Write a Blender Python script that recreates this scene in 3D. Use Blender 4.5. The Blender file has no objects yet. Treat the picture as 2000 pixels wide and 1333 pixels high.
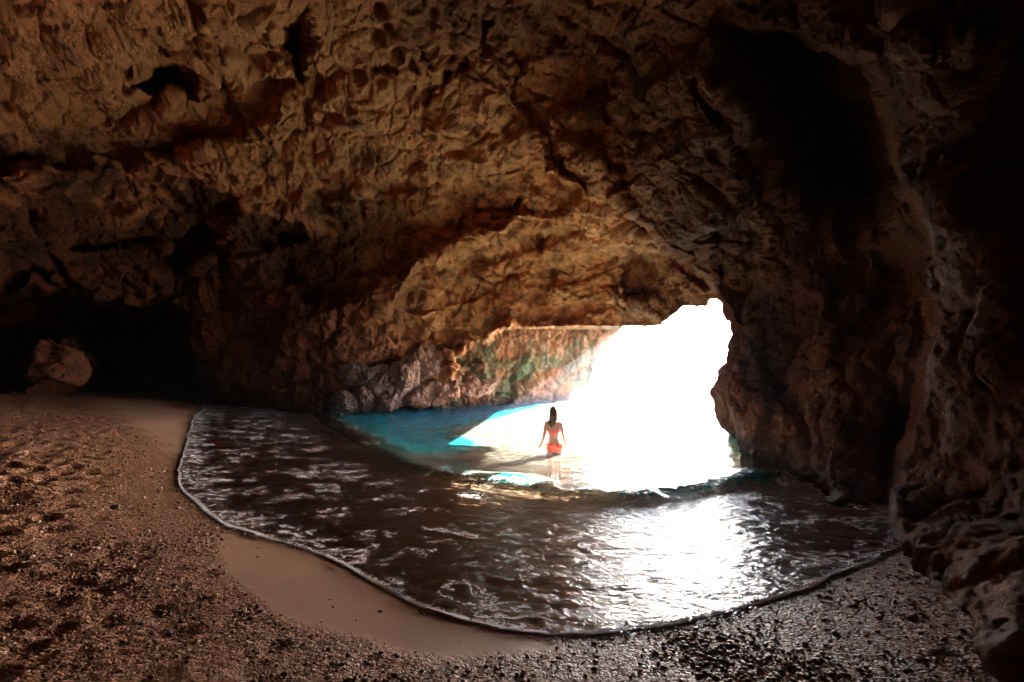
import bpy, bmesh, math, random
import numpy as np
from mathutils import Vector, Matrix

# ------------------------------------------------------------------ camera, sky, sun
scene = bpy.context.scene
C = scene.collection
CAM = np.array([0.0, 0.0, 1.95])
F = 889.0                                   # focal length in pixels of a 2000 wide frame
PITCH = math.atan((705 - 666.5) / F)
cam_d = bpy.data.cameras.new('camera')
cam = bpy.data.objects.new('camera', cam_d)
C.objects.link(cam)
scene.camera = cam
cam_d.sensor_width = 36
cam_d.lens = 36 * F / 2000
cam_d.clip_start = 0.05
cam_d.clip_end = 3000
cam.location = CAM
cam.rotation_euler = (math.pi / 2 + PITCH, 0, 0)

SUN_EL, SUN_AZ = 21.0, 42.0                 # azimuth from +Y towards +X
w = bpy.data.worlds.new('World')
scene.world = w
w.use_nodes = True
nt = w.node_tree
bg = nt.nodes['Background']
sky = nt.nodes.new('ShaderNodeTexSky')
sky.sky_type = 'NISHITA'
sky.sun_disc = False
sky.dust_density = 1.0
sky.ozone_density = 1.5
sky.sun_elevation = math.radians(SUN_EL)
sky.sun_rotation = math.radians(SUN_AZ)
nt.links.new(sky.outputs[0], bg.inputs[0])
bg.inputs[1].default_value = 0.05
sun_d = bpy.data.lights.new('sun', 'SUN')
sun_d.energy = 5.0
sun_d.angle = math.radians(0.5)
sun_d.color = (1.0, 0.86, 0.70)
sun = bpy.data.objects.new('sun', sun_d)
C.objects.link(sun)
sd = Vector((math.sin(math.radians(SUN_AZ)) * math.cos(math.radians(SUN_EL)),
             math.cos(math.radians(SUN_AZ)) * math.cos(math.radians(SUN_EL)),
             math.sin(math.radians(SUN_EL))))
sun.rotation_euler = sd.to_track_quat('Z', 'Y').to_euler()
sun.location = sd * 40

scene.view_settings.view_transform = 'Standard'
scene.view_settings.look = 'None'
scene.view_settings.exposure = 5.8
scene.view_settings.gamma = 1
scene.view_settings.use_curve_mapping = False
cy = scene.cycles
cy.use_denoising = True
cy.max_bounces = 8
cy.diffuse_bounces = 5
cy.glossy_bounces = 3
cy.transparent_max_bounces = 12
cy.transmission_bounces = 4
cy.caustics_reflective = True
cy.caustics_refractive = False
cy.sample_clamp_indirect = 5.0
cy.use_adaptive_sampling = False
cy.blur_glossy = 1.5

# ------------------------------------------------------------------ numeric helpers
rng = np.random.RandomState(7)
PERM = rng.permutation(256).astype(np.int32)
PERM = np.concatenate([PERM, PERM, PERM])
GR = rng.normal(size=(256, 3)).astype(np.float32)
GR /= np.linalg.norm(GR, axis=1)[:, None]
RV = rng.rand(256, 3).astype(np.float32)


def perlin(p, seed=0):
    p = np.asarray(p, np.float32) + np.float32(seed * 17.31 + 100.0)
    i = np.floor(p).astype(np.int32)
    f = p - i
    i &= 255
    u = f * f * f * (f * (f * 6 - 15) + 10)
    out = 0
    for dx in (0, 1):
        wx = u[:, 0] if dx else 1 - u[:, 0]
        hx = PERM[(i[:, 0] + dx) & 255]
        for dy in (0, 1):
            wy = u[:, 1] if dy else 1 - u[:, 1]
            hy = PERM[hx + ((i[:, 1] + dy) & 255)]
            for dz in (0, 1):
                wz = u[:, 2] if dz else 1 - u[:, 2]
                h = PERM[hy + ((i[:, 2] + dz) & 255)]
                g = GR[h]
                d = g[:, 0] * (f[:, 0] - dx) + g[:, 1] * (f[:, 1] - dy) + g[:, 2] * (f[:, 2] - dz)
                out = out + wx * wy * wz * d
    return out * 1.5


def fbm(p, scale, octv=4, seed=0, gain=0.5, ridged=False):
    a, t, s = 1.0, 0, scale
    nrm = 0
    for k in range(octv):
        n = perlin(p * s, seed + k)
        if ridged:
            n = 1 - 2 * np.abs(n)
        t = t + a * n
        nrm += a
        a *= gain
        s *= 2.03
    return t / nrm


def worley(p, seed=0):
    """distances to the nearest and second nearest feature point"""
    p = np.asarray(p, np.float32) + np.float32(seed * 9.7 + 50)
    i = np.floor(p).astype(np.int32)
    f = p - i
    f1 = np.full(len(p), 9.0, np.float32)
    f2 = np.full(len(p), 9.0, np.float32)
    for dx in (-1, 0, 1):
        hx = PERM[(i[:, 0] + dx) & 255]
        for dy in (-1, 0, 1):
            hy = PERM[hx + ((i[:, 1] + dy) & 255)]
            for dz in (-1, 0, 1):
                h = PERM[hy + ((i[:, 2] + dz) & 255)]
                q = RV[h]
                d = ((q[:, 0] + dx - f[:, 0]) ** 2 + (q[:, 1] + dy - f[:, 1]) ** 2
                     + (q[:, 2] + dz - f[:, 2]) ** 2)
                m = d < f1
                f2 = np.where(m, f1, np.minimum(f2, d))
                f1 = np.where(m, d, f1)
    return np.sqrt(f1), np.sqrt(f2)


def sstep(a, b, x):
    t = np.clip((x - a) / (b - a), 0, 1)
    return t * t * (3 - 2 * t)


def seg_dist(P, poly, closed=True):
    """unsigned distance of 2-D points to a polyline"""
    best = np.full(len(P), 1e9, np.float32)
    n = len(poly)
    for k in range(n if closed else n - 1):
        a = np.array(poly[k], np.float32)
        b = np.array(poly[(k + 1) % n], np.float32)
        ab = b - a
        t = np.clip(((P - a) @ ab) / (ab @ ab), 0, 1)
        d = np.hypot(P[:, 0] - a[0] - t * ab[0], P[:, 1] - a[1] - t * ab[1])
        best = np.minimum(best, d)
    return best


def inside(P, poly):
    r = np.zeros(len(P), bool)
    n = len(poly)
    for k in range(n):
        x0, y0 = poly[k]
        x1, y1 = poly[(k + 1) % n]
        if y0 == y1:
            continue
        c = ((y0 > P[:, 1]) != (y1 > P[:, 1])) & (P[:, 0] < (x1 - x0) * (P[:, 1] - y0) / (y1 - y0) + x0)
        r ^= c
    return r


def sdist(P, poly):                           # positive inside
    d = seg_dist(P, poly)
    return np.where(inside(P, poly), d, -d)


cp, sp = math.cos(PITCH), math.sin(PITCH)


def ray(px, py):
    a = (px - 1000) / F
    b = (666.5 - py) / F
    v = np.array([a, cp - b * sp, sp + b * cp])
    return v


def at(px, py, D):                            # the world point seen at a photo position, D metres ahead
    v = ray(px, py)
    return CAM + v * (D / v[1])


def atz(px, py, z):
    v = ray(px, py)
    return CAM + v * ((z - CAM[2]) / v[2])


def mesh_np(name, verts, faces, mat=None, parent=None, smooth=True, attrs=None):
    me = bpy.data.meshes.new(name)
    verts = np.asarray(verts, np.float32)
    faces = np.asarray(faces, np.int32)
    k = faces.shape[1]
    me.vertices.add(len(verts))
    me.vertices.foreach_set('co', verts.ravel())
    me.loops.add(faces.size)
    me.loops.foreach_set('vertex_index', faces.ravel())
    me.polygons.add(len(faces))
    me.polygons.foreach_set('loop_start', np.arange(0, faces.size, k, dtype=np.int32))
    me.polygons.foreach_set('loop_total', np.full(len(faces), k, np.int32))
    me.update(calc_edges=True)
    if smooth:
        me.polygons.foreach_set('use_smooth', np.ones(len(faces), bool))
    for an, av in (attrs or {}).items():
        at_ = me.attributes.new(an, 'FLOAT', 'POINT')
        at_.data.foreach_set('value', np.asarray(av, np.float32))
    me.validate()
    o = bpy.data.objects.new(name, me)
    C.objects.link(o)
    if mat:
        me.materials.append(mat)
    if parent:
        o.parent = parent
    return o


def tag(o, label=None, cat=None, group=None, kind=None):
    if label: o['label'] = label
    if cat: o['category'] = cat
    if group: o['group'] = group
    if kind: o['kind'] = kind
    return o


# ------------------------------------------------------------------ materials
def new_mat(name):
    m = bpy.data.materials.new(name)
    m.use_nodes = True
    n = m.node_tree
    for x in list(n.nodes):
        n.nodes.remove(x)
    return m, n


class N:
    """small node builder"""
    def __init__(s, nt): s.nt = nt
    def add(s, t, **kw):
        n = s.nt.nodes.new(t)
        for k, v in kw.items():
            if isinstance(k, str) and k.startswith('i_'):
                pass
            setattr(n, k, v)
        return n
    def put(s, sock, v):
        if hasattr(v, 'is_linked') or isinstance(v, bpy.types.NodeSocket):
            s.nt.links.new(v, sock)
        else:
            sock.default_value = v
    def math(s, op, a, b=0.0, clamp=False):
        n = s.add('ShaderNodeMath', operation=op, use_clamp=clamp)
        s.put(n.inputs[0], a); s.put(n.inputs[1], b)
        return n.outputs[0]
    def noise(s, vec, scale, detail=4, rough=0.55, dist=0.0, lac=2.0, w=None):
        n = s.add('ShaderNodeTexNoise')
        if w is not None:
            n.noise_dimensions = '4D'
            n.inputs['W'].default_value = w
        s.put(n.inputs['Vector'], vec)
        n.inputs['Scale'].default_value = scale
        n.inputs['Detail'].default_value = detail
        n.inputs['Roughness'].default_value = rough
        n.inputs['Distortion'].default_value = dist
        return n.outputs['Fac']
    def voro(s, vec, scale, feature='F1', out='Distance', rnd=1.0):
        n = s.add('ShaderNodeTexVoronoi', feature=feature)
        s.put(n.inputs['Vector'], vec)
        n.inputs['Scale'].default_value = scale
        n.inputs['Randomness'].default_value = rnd
        return n.outputs[out]
    def map(s, v, a, b, c=0.0, d=1.0, smooth=False):
        n = s.add('ShaderNodeMapRange')
        if smooth: n.interpolation_type = 'SMOOTHSTEP'
        s.put(n.inputs[0], v)
        for k, x in zip((1, 2, 3, 4), (a, b, c, d)):
            n.inputs[k].default_value = x
        return n.outputs[0]
    def mix(s, f, a, b, mode='MIX'):
        n = s.add('ShaderNodeMix', data_type='RGBA', blend_type=mode)
        s.put(n.inputs[0], f)
        for k, x in ((6, a), (7, b)):
            if isinstance(x, tuple): x = (*x, 1.0) if len(x) == 3 else x
            s.put(n.inputs[k], x)
        return n.outputs[2]
    def mixs(s, f, a, b):
        n = s.add('ShaderNodeMixShader')
        s.put(n.inputs[0], f); s.put(n.inputs[1], a); s.put(n.inputs[2], b)
        return n.outputs[0]
    def ramp(s, v, stops):
        n = s.add('ShaderNodeValToRGB')
        s.put(n.inputs[0], v)
        el = n.color_ramp.elements
        while len(el) < len(stops): el.new(0.5)
        for e, (p, c) in zip(el, stops):
            e.position = p; e.color = (*c, 1.0)
        return n.outputs[0]
    def bump(s, h, dist, strength=1.0, normal=None):
        n = s.add('ShaderNodeBump')
        s.put(n.inputs['Height'], h)
        n.inputs['Distance'].default_value = dist
        n.inputs['Strength'].default_value = strength
        if normal: s.put(n.inputs['Normal'], normal)
        return n.outputs[0]
    def scale3(s, vec, sc):
        n = s.add('ShaderNodeMapping')
        s.put(n.inputs[0], vec)
        n.inputs['Scale'].default_value = sc
        return n.outputs[0]
    def pos(s):
        g = s.add('ShaderNodeNewGeometry')
        return g.outputs['Position']
    def objc(s):
        return s.add('ShaderNodeTexCoord').outputs['Object']
    def attr(s, name):
        return s.add('ShaderNodeAttribute', attribute_name=name).outputs['Fac']
    def out(s, sh):
        o = s.add('ShaderNodeOutputMaterial')
        s.nt.links.new(sh, o.inputs[0])
    def bsdf(s, col, rough=0.8, normal=None, spec=0.5, **kw):
        b = s.add('ShaderNodeBsdfPrincipled')
        s.put(b.inputs['Base Color'], (*col, 1.0) if isinstance(col, tuple) and len(col) == 3 else col)
        s.put(b.inputs['Roughness'], rough)
        s.put(b.inputs['Specular IOR Level'], spec)
        if normal: s.put(b.inputs['Normal'], normal)
        for k, v in kw.items():
            s.put(b.inputs[k], v)
        return b.outputs[0]


def rock_material(name, tint=(1, 1, 1), low_green=True, grey=0.0):
    m, t = new_mat(name)
    n = N(t)
    P = n.pos()
    big = n.noise(P, 0.35, 8, 0.66, 0.3)
    col = n.ramp(big, [(0.30, (0.19, 0.055, 0.018)), (0.45, (0.44, 0.145, 0.048)),
                       (0.56, (0.55, 0.215, 0.078)), (0.72, (0.60, 0.29, 0.14))])
    mid = n.noise(P, 1.9, 8, 0.72, 0.2)
    c2 = n.ramp(mid, [(0.32, (0.09, 0.03, 0.011)), (0.45, (0.38, 0.13, 0.045)),
                      (0.58, (0.66, 0.27, 0.095)), (0.72, (0.70, 0.40, 0.25))])
    col = n.mix(0.55, col, c2)
    # pale mineral crust
    crust = n.noise(P, 0.9, 8, 0.7, 0.4, w=3.1)
    col = n.mix(n.map(crust, 0.55, 0.68, 0, 0.5), col, (0.55, 0.33, 0.18))
    # vertical seepage streaks
    st = n.noise(n.scale3(P, (1.6, 0.7, 0.22)), 1.5, 3, 0.6, 0.2)
    col = n.mix(n.map(st, 0.56, 0.66, 0, 0.65), col, (0.055, 0.04, 0.03))
    # moss and algae, stronger low down
    sep = n.add('ShaderNodeSeparateXYZ'); n.put(sep.inputs[0], P)
    z = sep.outputs[2]
    g = n.noise(n.scale3(P, (1, 1, 0.55)), 1.1, 6, 0.65, 0.5, w=7.7)
    gm = n.map(g, 0.52, 0.66, 0, 0.18)
    col = n.mix(gm, col, (0.20, 0.145, 0.035))
    if low_green:
        zl = n.math('ADD', z, n.map(g, 0.3, 0.7, -1.6, 1.6))
        lowm = n.math('MULTIPLY', n.map(zl, 3.6, 1.4, 0, 1, True), n.map(n.noise(P, 0.8, 5, 0.6, w=1.7), 0.40, 0.55, 0, 0.8))
        far = n.math('MULTIPLY', n.attr('green'), 1.0)
        lowm = n.math('MULTIPLY', lowm, far)
        col = n.mix(lowm, col, (0.10, 0.25, 0.13))
        wet = n.map(z, 0.55, 0.1, 0, 0.75, True)
        col = n.mix(wet, col, (0.045, 0.03, 0.028))
    if grey:
        col = n.mix(grey, col, (0.30, 0.25, 0.24))
    fine = n.noise(P, 11, 8, 0.78, 0.0)
    col = n.mix(n.map(fine, 0.36, 0.56, 0.7, 0.0), col, (0.06, 0.028, 0.014))
    grit = n.noise(P, 45, 6, 0.8)
    col = n.mix(n.map(grit, 0.40, 0.62, 0.45, 0.0), col, (0.05, 0.028, 0.016))
    col = n.mix(n.map(grit, 0.56, 0.70, 0.0, 0.4), col, (0.62, 0.50, 0.38))
    ck = n.voro(n.mix(0.12, P, n.add('ShaderNodeTexNoise').outputs['Color']), 1.3, 'DISTANCE_TO_EDGE')
    col = n.mix(n.math('MULTIPLY', n.map(ck, 0.0, 0.03, 0.8, 0.0), n.map(n.noise(P, 0.8, 3, w=21.0), 0.5, 0.6)), col, (0.025, 0.014, 0.009))
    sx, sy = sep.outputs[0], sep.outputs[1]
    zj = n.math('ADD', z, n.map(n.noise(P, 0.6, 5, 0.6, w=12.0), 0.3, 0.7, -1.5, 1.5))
    lit_roof = n.math('MULTIPLY', n.map(zj, 7.0, 7.8, 0, 1, True), n.map(sx, -1.5, -4.0, 0, 1, True))  # glow on the upper left ceiling, painted into the rock colour
    shaded = n.math('MULTIPLY', n.map(zj, 7.2, 6.4, 0, 1, True), n.map(sx, -4.5, -7.5, 0, 1, True))  # shade of the lower left wall, painted as darker rock
    shaded = n.math('MAXIMUM', shaded, n.math('MULTIPLY', n.map(n.math('ADD', sx, n.map(mid, 0.3, 0.7, -0.8, 0.8)), 1.9, 4.0, 0, 1, True), n.map(sy, 13.0, 10.8, 0, 1, True)))  # the same painted shade over the right wall
    shaded = n.math('MAXIMUM', shaded, n.map(sy, 3.5, 1.5, 0, 1, True))  # rock behind the camera darkened to hold back bounced light
    col = n.mix(n.math('MULTIPLY', lit_roof, 0.65), col, (0.80, 0.34, 0.13))
    lit_mid = n.math('MULTIPLY', n.map(sx, -5.0, -2.5, 0, 1, True), n.map(sx, 4.5, 3.0, 0, 1, True))  # light on the middle slab, painted in as a brighter colour
    lit_mid = n.math('MULTIPLY', lit_mid, n.math('MULTIPLY', n.map(sy, 10.0, 12.5, 0, 1, True), n.map(mid, 0.40, 0.56, 0.3, 0.8)))
    lit_mid = n.math('MULTIPLY', lit_mid, n.math('SUBTRACT', 1.0, n.attr('green')))
    col = n.mix(lit_mid, col, (0.90, 0.37, 0.14))
    shaded_col = n.mix(1.0, col, (0.32, 0.23, 0.20, 1.0), 'MULTIPLY')  # rock colour multiplied down for the painted shade
    col = n.mix(n.math('MULTIPLY', shaded, 0.9), col, shaded_col)
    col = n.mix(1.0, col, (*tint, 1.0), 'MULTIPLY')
    # relief: chips, scallops and grain
    h1 = n.noise(P, 4.0, 12, 0.78, 0.15)
    b1 = n.bump(h1, 0.20, 1.0)
    h2 = n.noise(P, 17, 8, 0.8, 0.1)
    b2 = n.bump(h2, 0.05, 1.0, b1)
    pm = n.map(n.voro(P, 9.0), 0.05, 0.35, 0, 1, True)
    b3 = n.bump(n.mix(n.map(n.noise(P, 1.3, 3), 0.45, 0.6), (1, 1, 1), pm), 0.05, 0.7, b2)
    rough = n.map(n.noise(P, 2.5, 4), 0.35, 0.65, 0.62, 0.9)
    n.out(n.bsdf(col, rough, b3, 0.25))
    return m


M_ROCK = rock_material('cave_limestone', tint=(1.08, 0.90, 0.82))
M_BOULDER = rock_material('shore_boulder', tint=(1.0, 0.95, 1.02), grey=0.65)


def sand_material():
    m, t = new_mat('beach_gravel_sand')
    n = N(t)
    P = n.objc()
    coarse = n.attr('coarse')                    # 1 = gravel, 0 = smooth sand
    wetv = n.attr('wet')
    grit = n.voro(P, 75.0, 'F1', 'Color')
    sepc = n.add('ShaderNodeSeparateColor'); n.put(sepc.inputs[0], grit)
    stone = n.ramp(sepc.outputs[0], [(0.0, (0.05, 0.02, 0.011)), (0.35, (0.16, 0.065, 0.032)),
                                     (0.7, (0.30, 0.125, 0.062)), (0.93, (0.44, 0.21, 0.12)), (1.0, (0.6, 0.5, 0.42))])
    fines = n.noise(P, 300, 3, 0.6)
    sandc = n.ramp(fines, [(0.3, (0.30, 0.165, 0.11)), (0.7, (0.44, 0.26, 0.18))])
    patch = n.noise(P, 2.2, 5, 0.6, 0.4)
    sandc = n.mix(n.map(patch, 0.35, 0.65, 0.0, 0.4), sandc, (0.26, 0.14, 0.09))
    col = n.mix(coarse, sandc, stone)
    col = n.mix(n.math('MULTIPLY', wetv, 0.40), col, (0.055, 0.032, 0.018))
    col = n.mix(n.attr('deep'), col, n.mix(n.map(patch, 0.4, 0.6, 0.0, 1.0), (0.40, 0.31, 0.22), (0.30, 0.23, 0.16)))
    cell = n.voro(P, 75.0)
    h = n.math('MULTIPLY', n.math('SUBTRACT', 1.0, cell), coarse)
    b = n.bump(h, 0.012, 0.9)
    cell2 = n.voro(P, 28.0)
    b = n.bump(n.math('MULTIPLY', n.math('SUBTRACT', 1.0, cell2), coarse), 0.02, 0.6, b)
    b = n.bump(n.noise(P, 260, 3, 0.7), 0.0015, 0.6, b)
    gl = n.map(sepc.outputs[1], 0.0, 1.0, 0.35, 0.85)
    rough = n.mix(coarse, n.mix(wetv, (0.62,) * 3, (0.28,) * 3), gl)
    n.out(n.bsdf(col, rough, b, 0.28))
    return m


def water_material():
    m, t = new_mat('sea_water')
    n = N(t)
    P = n.objc()
    dep = n.attr('depth')
    sh = n.attr('shore')                         # metres inland of the shoreline, negative at sea
    # ripples
    Ps = n.scale3(P, (1.0, 1.35, 1.0))
    r1 = n.noise(Ps, 1.7, 4, 0.55, 0.8)
    r1 = n.math('MULTIPLY', r1, n.map(sh, -3.2, -2.0, 1.0, 0.55))
    b = n.bump(r1, 0.07, 1.0)
    r2 = n.noise(Ps, 6.0, 4, 0.6, 0.7, w=2.0)
    b = n.bump(r2, 0.034, 1.0, b)
    r3 = n.noise(Ps, 22.0, 3, 0.55, 0.5, w=4.0)
    b = n.bump(r3, 0.0025, 1.0, b)
    fres = n.add('ShaderNodeFresnel'); fres.inputs[0].default_value = 1.33
    n.put(fres.inputs['Normal'], b)
    gloss = n.add('ShaderNodeBsdfGlossy'); gloss.inputs['Roughness'].default_value = 0.025
    n.put(gloss.inputs['Normal'], b)
    tr = n.add('ShaderNodeBsdfTransparent')
    e1 = n.map(dep, 0.0, 4.0, 0, 1)
    tint = n.ramp(e1, [(0.0, (0.96, 0.98, 1.0)), (0.20, (0.90, 0.94, 0.90)), (0.34, (0.30, 0.80, 0.80)), (0.6, (0.04, 0.35, 0.45))])
    n.put(tr.inputs[0], tint)
    dif = n.add('ShaderNodeBsdfDiffuse')
    scol = n.ramp(e1, [(0.0, (0.42, 0.34, 0.27)), (0.185, (0.28, 0.38, 0.34)), (0.25, (0.01, 0.28, 0.31)), (0.42, (0.0, 0.17, 0.29)), (0.75, (0.01, 0.03, 0.05))])
    n.put(dif.inputs[0], scol)
    n.put(dif.inputs['Normal'], b)
    caustic = n.noise(n.scale3(P, (1.0, 1.5, 1.0)), 3.6, 5, 0.62, 1.2, w=15.0)  # network of focused sunlight painted into the water's colour mix
    caustic = n.map(n.math('ABSOLUTE', n.math('SUBTRACT', caustic, 0.5)), 0.0, 0.16, 0.25, 1.75)
    k = n.math('MULTIPLY', n.map(dep, 0.22, 1.3, 0.0, 0.85), n.mix(n.map(dep, 1.0, 1.6), caustic, (1, 1, 1)), True)
    k = n.math('MINIMUM', k, 0.9)
    body = n.mixs(k, tr.outputs[0], dif.outputs[0])
    water = n.mixs(fres.outputs[0], body, gloss.outputs[0])
    # drifting foam lace
    wv = n.add('ShaderNodeVectorMath', operation='ADD')
    n.put(wv.inputs[0], n.scale3(P, (1.0, 1.7, 1.0)))
    wn = n.add('ShaderNodeTexNoise'); n.put(wn.inputs['Vector'], P); wn.inputs['Scale'].default_value = 1.8
    n.put(wv.inputs[1], wn.outputs['Color'])
    f1 = n.noise(wv.outputs[0], 3.8, 4, 0.6, 0.25, w=9.0)
    line = n.map(n.math('ABSOLUTE', n.math('SUBTRACT', f1, 0.5)), 0.008, 0.032, 1.0, 0.0, True)
    patch = n.map(n.math('ADD', n.noise(P, 2.4, 4, 0.6, 0.3, w=5.5), n.map(sh, -0.5, 0.0, 0.0, 0.12)), 0.505, 0.58, 0.0, 1.0, True)
    lace = n.math('MULTIPLY', line, patch)
    dots = n.map(n.voro(wv.outputs[0], 11.0), 0.10, 0.20, 1.0, 0.0, True)
    dm = n.map(n.noise(P, 3.1, 3, 0.6, w=6.5), 0.52, 0.62, 0.0, 1.0, True)
    lace = n.math('MAXIMUM', lace, n.math('MULTIPLY', dots, dm))
    zone = n.math('MULTIPLY', n.map(sh, -2.9, -2.2, 0, 1, True), n.map(sh, 0.02, -0.02, 0, 1))
    lace = n.math('MULTIPLY', lace, zone)
    # breaking crest froth
    cr = n.attr('froth')
    fn = n.noise(P, 16, 5, 0.7, 0.3)
    froth = n.map(n.math('ADD', fn, n.math('MULTIPLY', cr, 0.30)), 0.68, 0.84, 0, 1, True)
    lace = n.math('MAXIMUM', lace, froth)
    fb = n.bump(n.noise(P, 60, 4, 0.7), 0.003, 0.8)
    foam = n.bsdf((0.9, 0.88, 0.95), 0.5, fb, 0.5)
    n.out(n.mixs(n.math('MULTIPLY', lace, 0.92), water, foam))
    return m


def foam_material():
    m, t = new_mat('sea_foam')
    n = N(t)
    P = n.objc()
    bub = n.voro(P, 70.0)
    b = n.bump(n.math('SUBTRACT', 1.0, bub), 0.004, 0.7)
    b = n.bump(n.noise(P, 30, 5, 0.7), 0.004, 0.7, b)
    col = n.ramp(bub, [(0.0, (0.95, 0.93, 0.98)), (0.6, (0.85, 0.83, 0.92))])
    hole = n.map(n.math('ADD', n.noise(P, 34, 4, 0.6, 0.4), n.math('MULTIPLY', n.attr('lace'), 0.42)), 0.60, 0.70, 0, 0.96, True)
    tr = n.add('ShaderNodeBsdfTransparent')
    tl = n.add('ShaderNodeBsdfTranslucent'); n.put(tl.inputs[0], col)
    body = n.mixs(0.45, n.bsdf(col, 0.35, b, 0.5), tl.outputs[0])
    n.out(n.mixs(hole, body, tr.outputs[0]))
    return m


M_SAND, M_WATER, M_FOAM = sand_material(), water_material(), foam_material()

# ------------------------------------------------------------------ shoreline, ground and sea heights
Z0 = 0.30
shore_px = [(378, 812), (366, 866), (338, 938), (392, 990), (455, 1032), (560, 1062), (640, 1092), (740, 1142), (830, 1190),
            (900, 1210), (970, 1225), (1060, 1238), (1170, 1234), (1250, 1226), (1340, 1212),
            (1420, 1198), (1560, 1158), (1650, 1118), (1700, 1094), (1760, 1060)]
SH = [tuple(atz(x, y, Z0)[:2]) for x, y in shore_px]
SH = [(-26, 30), (-15, 20.0), (-10.9, 16.5)] + SH + [(5.2, 4.9), (9, 7), (30, 8)]
def chaikin(P, n=2):
    for _ in range(n):
        q = [P[0]]
        for a, b in zip(P[:-1], P[1:]):
            q += [(a[0] * .75 + b[0] * .25, a[1] * .75 + b[1] * .25), (a[0] * .25 + b[0] * .75, a[1] * .25 + b[1] * .75)]
        P = q + [P[-1]]
    return P


SH = chaikin(SH, 3)
_q = np.array([(x, y, 0.0) for x, y in SH])
_d = 0.07 * np.c_[fbm(_q, 1.1, 3, 401), fbm(_q, 1.1, 3, 402)] * sstep(16, 10, _q[:, 1])[:, None]
SH = [(float(a[0] + b[0]), float(a[1] + b[1])) for a, b in zip(_q, _d)]
LAND = [(-200, 30)] + SH + [(200, 8), (200, -200), (-200, -200)]


def shore_s(XY):
    d = seg_dist(XY, SH, closed=False)
    return np.where(inside(XY, LAND), d, -d)


def ground_z(XY, s=None, detail=True):
    XY = np.asarray(XY, np.float32)
    if s is None: s = shore_s(XY)
    sc_ = np.clip(s, 0, 20)
    z = np.where(s > 0, Z0 + 0.14 * sc_ - 0.0035 * sc_ ** 2, 0)
    sn = np.clip(s, -3.2, 0)
    z = np.where(s <= 0, Z0 + 0.14 * sn + 0.012 * sn * sn, z)
    z = z - 0.19 * np.clip(-3.2 - s, 0, 6) - 0.10 * np.clip(-9.2 - s, 0, 40)
    # seabed shaped to the light: pale bar in sun, deep blue channel in shade
    u = (XY[:, 0] + 1.0) - (XY[:, 1] - 11.0) * 0.37 - 1.0 * sstep(12.2, 10.5, XY[:, 1]) + 0.95 * sstep(11.8, 13.2, XY[:, 1]) + 0.25 * fbm(np.c_[XY, 0 * s].astype(np.float32), 0.8, 3, 35)
    bar = sstep(-0.9, 0.0, u) * sstep(27, 22, XY[:, 1]) * sstep(5.0, 4.0, XY[:, 0] - 0.1 * (XY[:, 1] - 9))
    z = np.where(z < -0.72, z * (1 - bar) + bar * (-0.72 + 0.12 * (z + 0.72)), z)
    z = z - 1.1 * sstep(0.1, -1.8, u) * sstep(-3.3, -4.4, s)
    z = z - 0.8 * sstep(3.8, 4.8, XY[:, 0] - 0.1 * (XY[:, 1] - 9)) * sstep(-2.8, -4.2, s)
    if detail:
        p3 = np.c_[XY, np.zeros(len(XY))].astype(np.float32)
        land = sstep(0.1, 1.5, s)
        z = z + 0.05 * fbm(p3, 0.5, 3, 3) * sstep(-1, 1.5, s)
        rough = coarse_mask(XY, s)
        foot = sstep(-2.2, -3.6, XY[:, 0] + 0.62 * (XY[:, 1] - 2.2)) * land
        foot = foot * sstep(8.5, 6.0, XY[:, 1])
        foot = np.maximum(foot, 0.25 * rough * land)
        z = z + foot * (0.07 * fbm(p3, 2.8, 3, 11) - 0.11 * sstep(0.45, 0.12, worley(p3 * 3.6, 5)[0]))
        z = z + rough * 0.012 * fbm(p3, 14, 3, 21) * land
        z = z + 0.04 * fbm(p3, 0.8, 3, 31) * sstep(-3, -5, s)
        rw = fbm(np.c_[XY[:, 0] * 0.9 + XY[:, 1] * 0.5, XY[:, 1] * 2.2 - XY[:, 0] * 0.8, s * 0], 1.5, 3, 33, 0.5, True)
        z = z + 0.035 * rw * sstep(-3.2, -4.2, s)
        for dx, dy, rr, dp in [(atz(690, 1245, .42)[0], atz(690, 1245, .42)[1], .06, .006)]:
            q = np.hypot(XY[:, 0] - dx, (XY[:, 1] - dy) * 1.4) / rr
            z = z - dp * np.exp(-q * q) + 0.5 * dp * np.exp(-((q - 1.5) / 0.5) ** 2)
    return z


SMOOTH_PX = [(452, 1030), (560, 1050), (640, 1076), (740, 1125), (830, 1174), (1010, 1222), (1100, 1240), (900, 1262), (760, 1262), (640, 1240), (520, 1190), (440, 1120)]
SMOOTH = [tuple(atz(x, y, 0.38)[:2]) for x, y in SMOOTH_PX]
SMOOTH2 = [tuple(atz(x, y, 0.5)[:2]) for x, y in [(215, 790), (290, 775), (365, 800), (362, 860), (300, 835)]]


def coarse_mask(XY, s):
    p3 = np.c_[XY, np.zeros(len(XY))].astype(np.float32)
    d = sdist(XY, SMOOTH) + 0.12 * fbm(p3, 3.0, 4, 41)
    m = 1 - sstep(-0.12, 0.06, d)
    d2 = sdist(XY, SMOOTH2) + 0.5 * fbm(p3, 1.0, 3, 42)
    m *= 1 - sstep(-0.4, 0.2, d2)
    # patchy sand between the gravel near the camera
    near = sstep(2.9, 1.9, XY[:, 1]) * sstep(1.4, -0.4, XY[:, 0]) * sstep(-2.2, -1.4, XY[:, 0])
    m *= 1 - 0.85 * near * sstep(-0.05, 0.25, fbm(p3, 1.6, 4, 47) + 0.12)
    m *= sstep(-0.3, 0.05, s)
    return m


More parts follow.
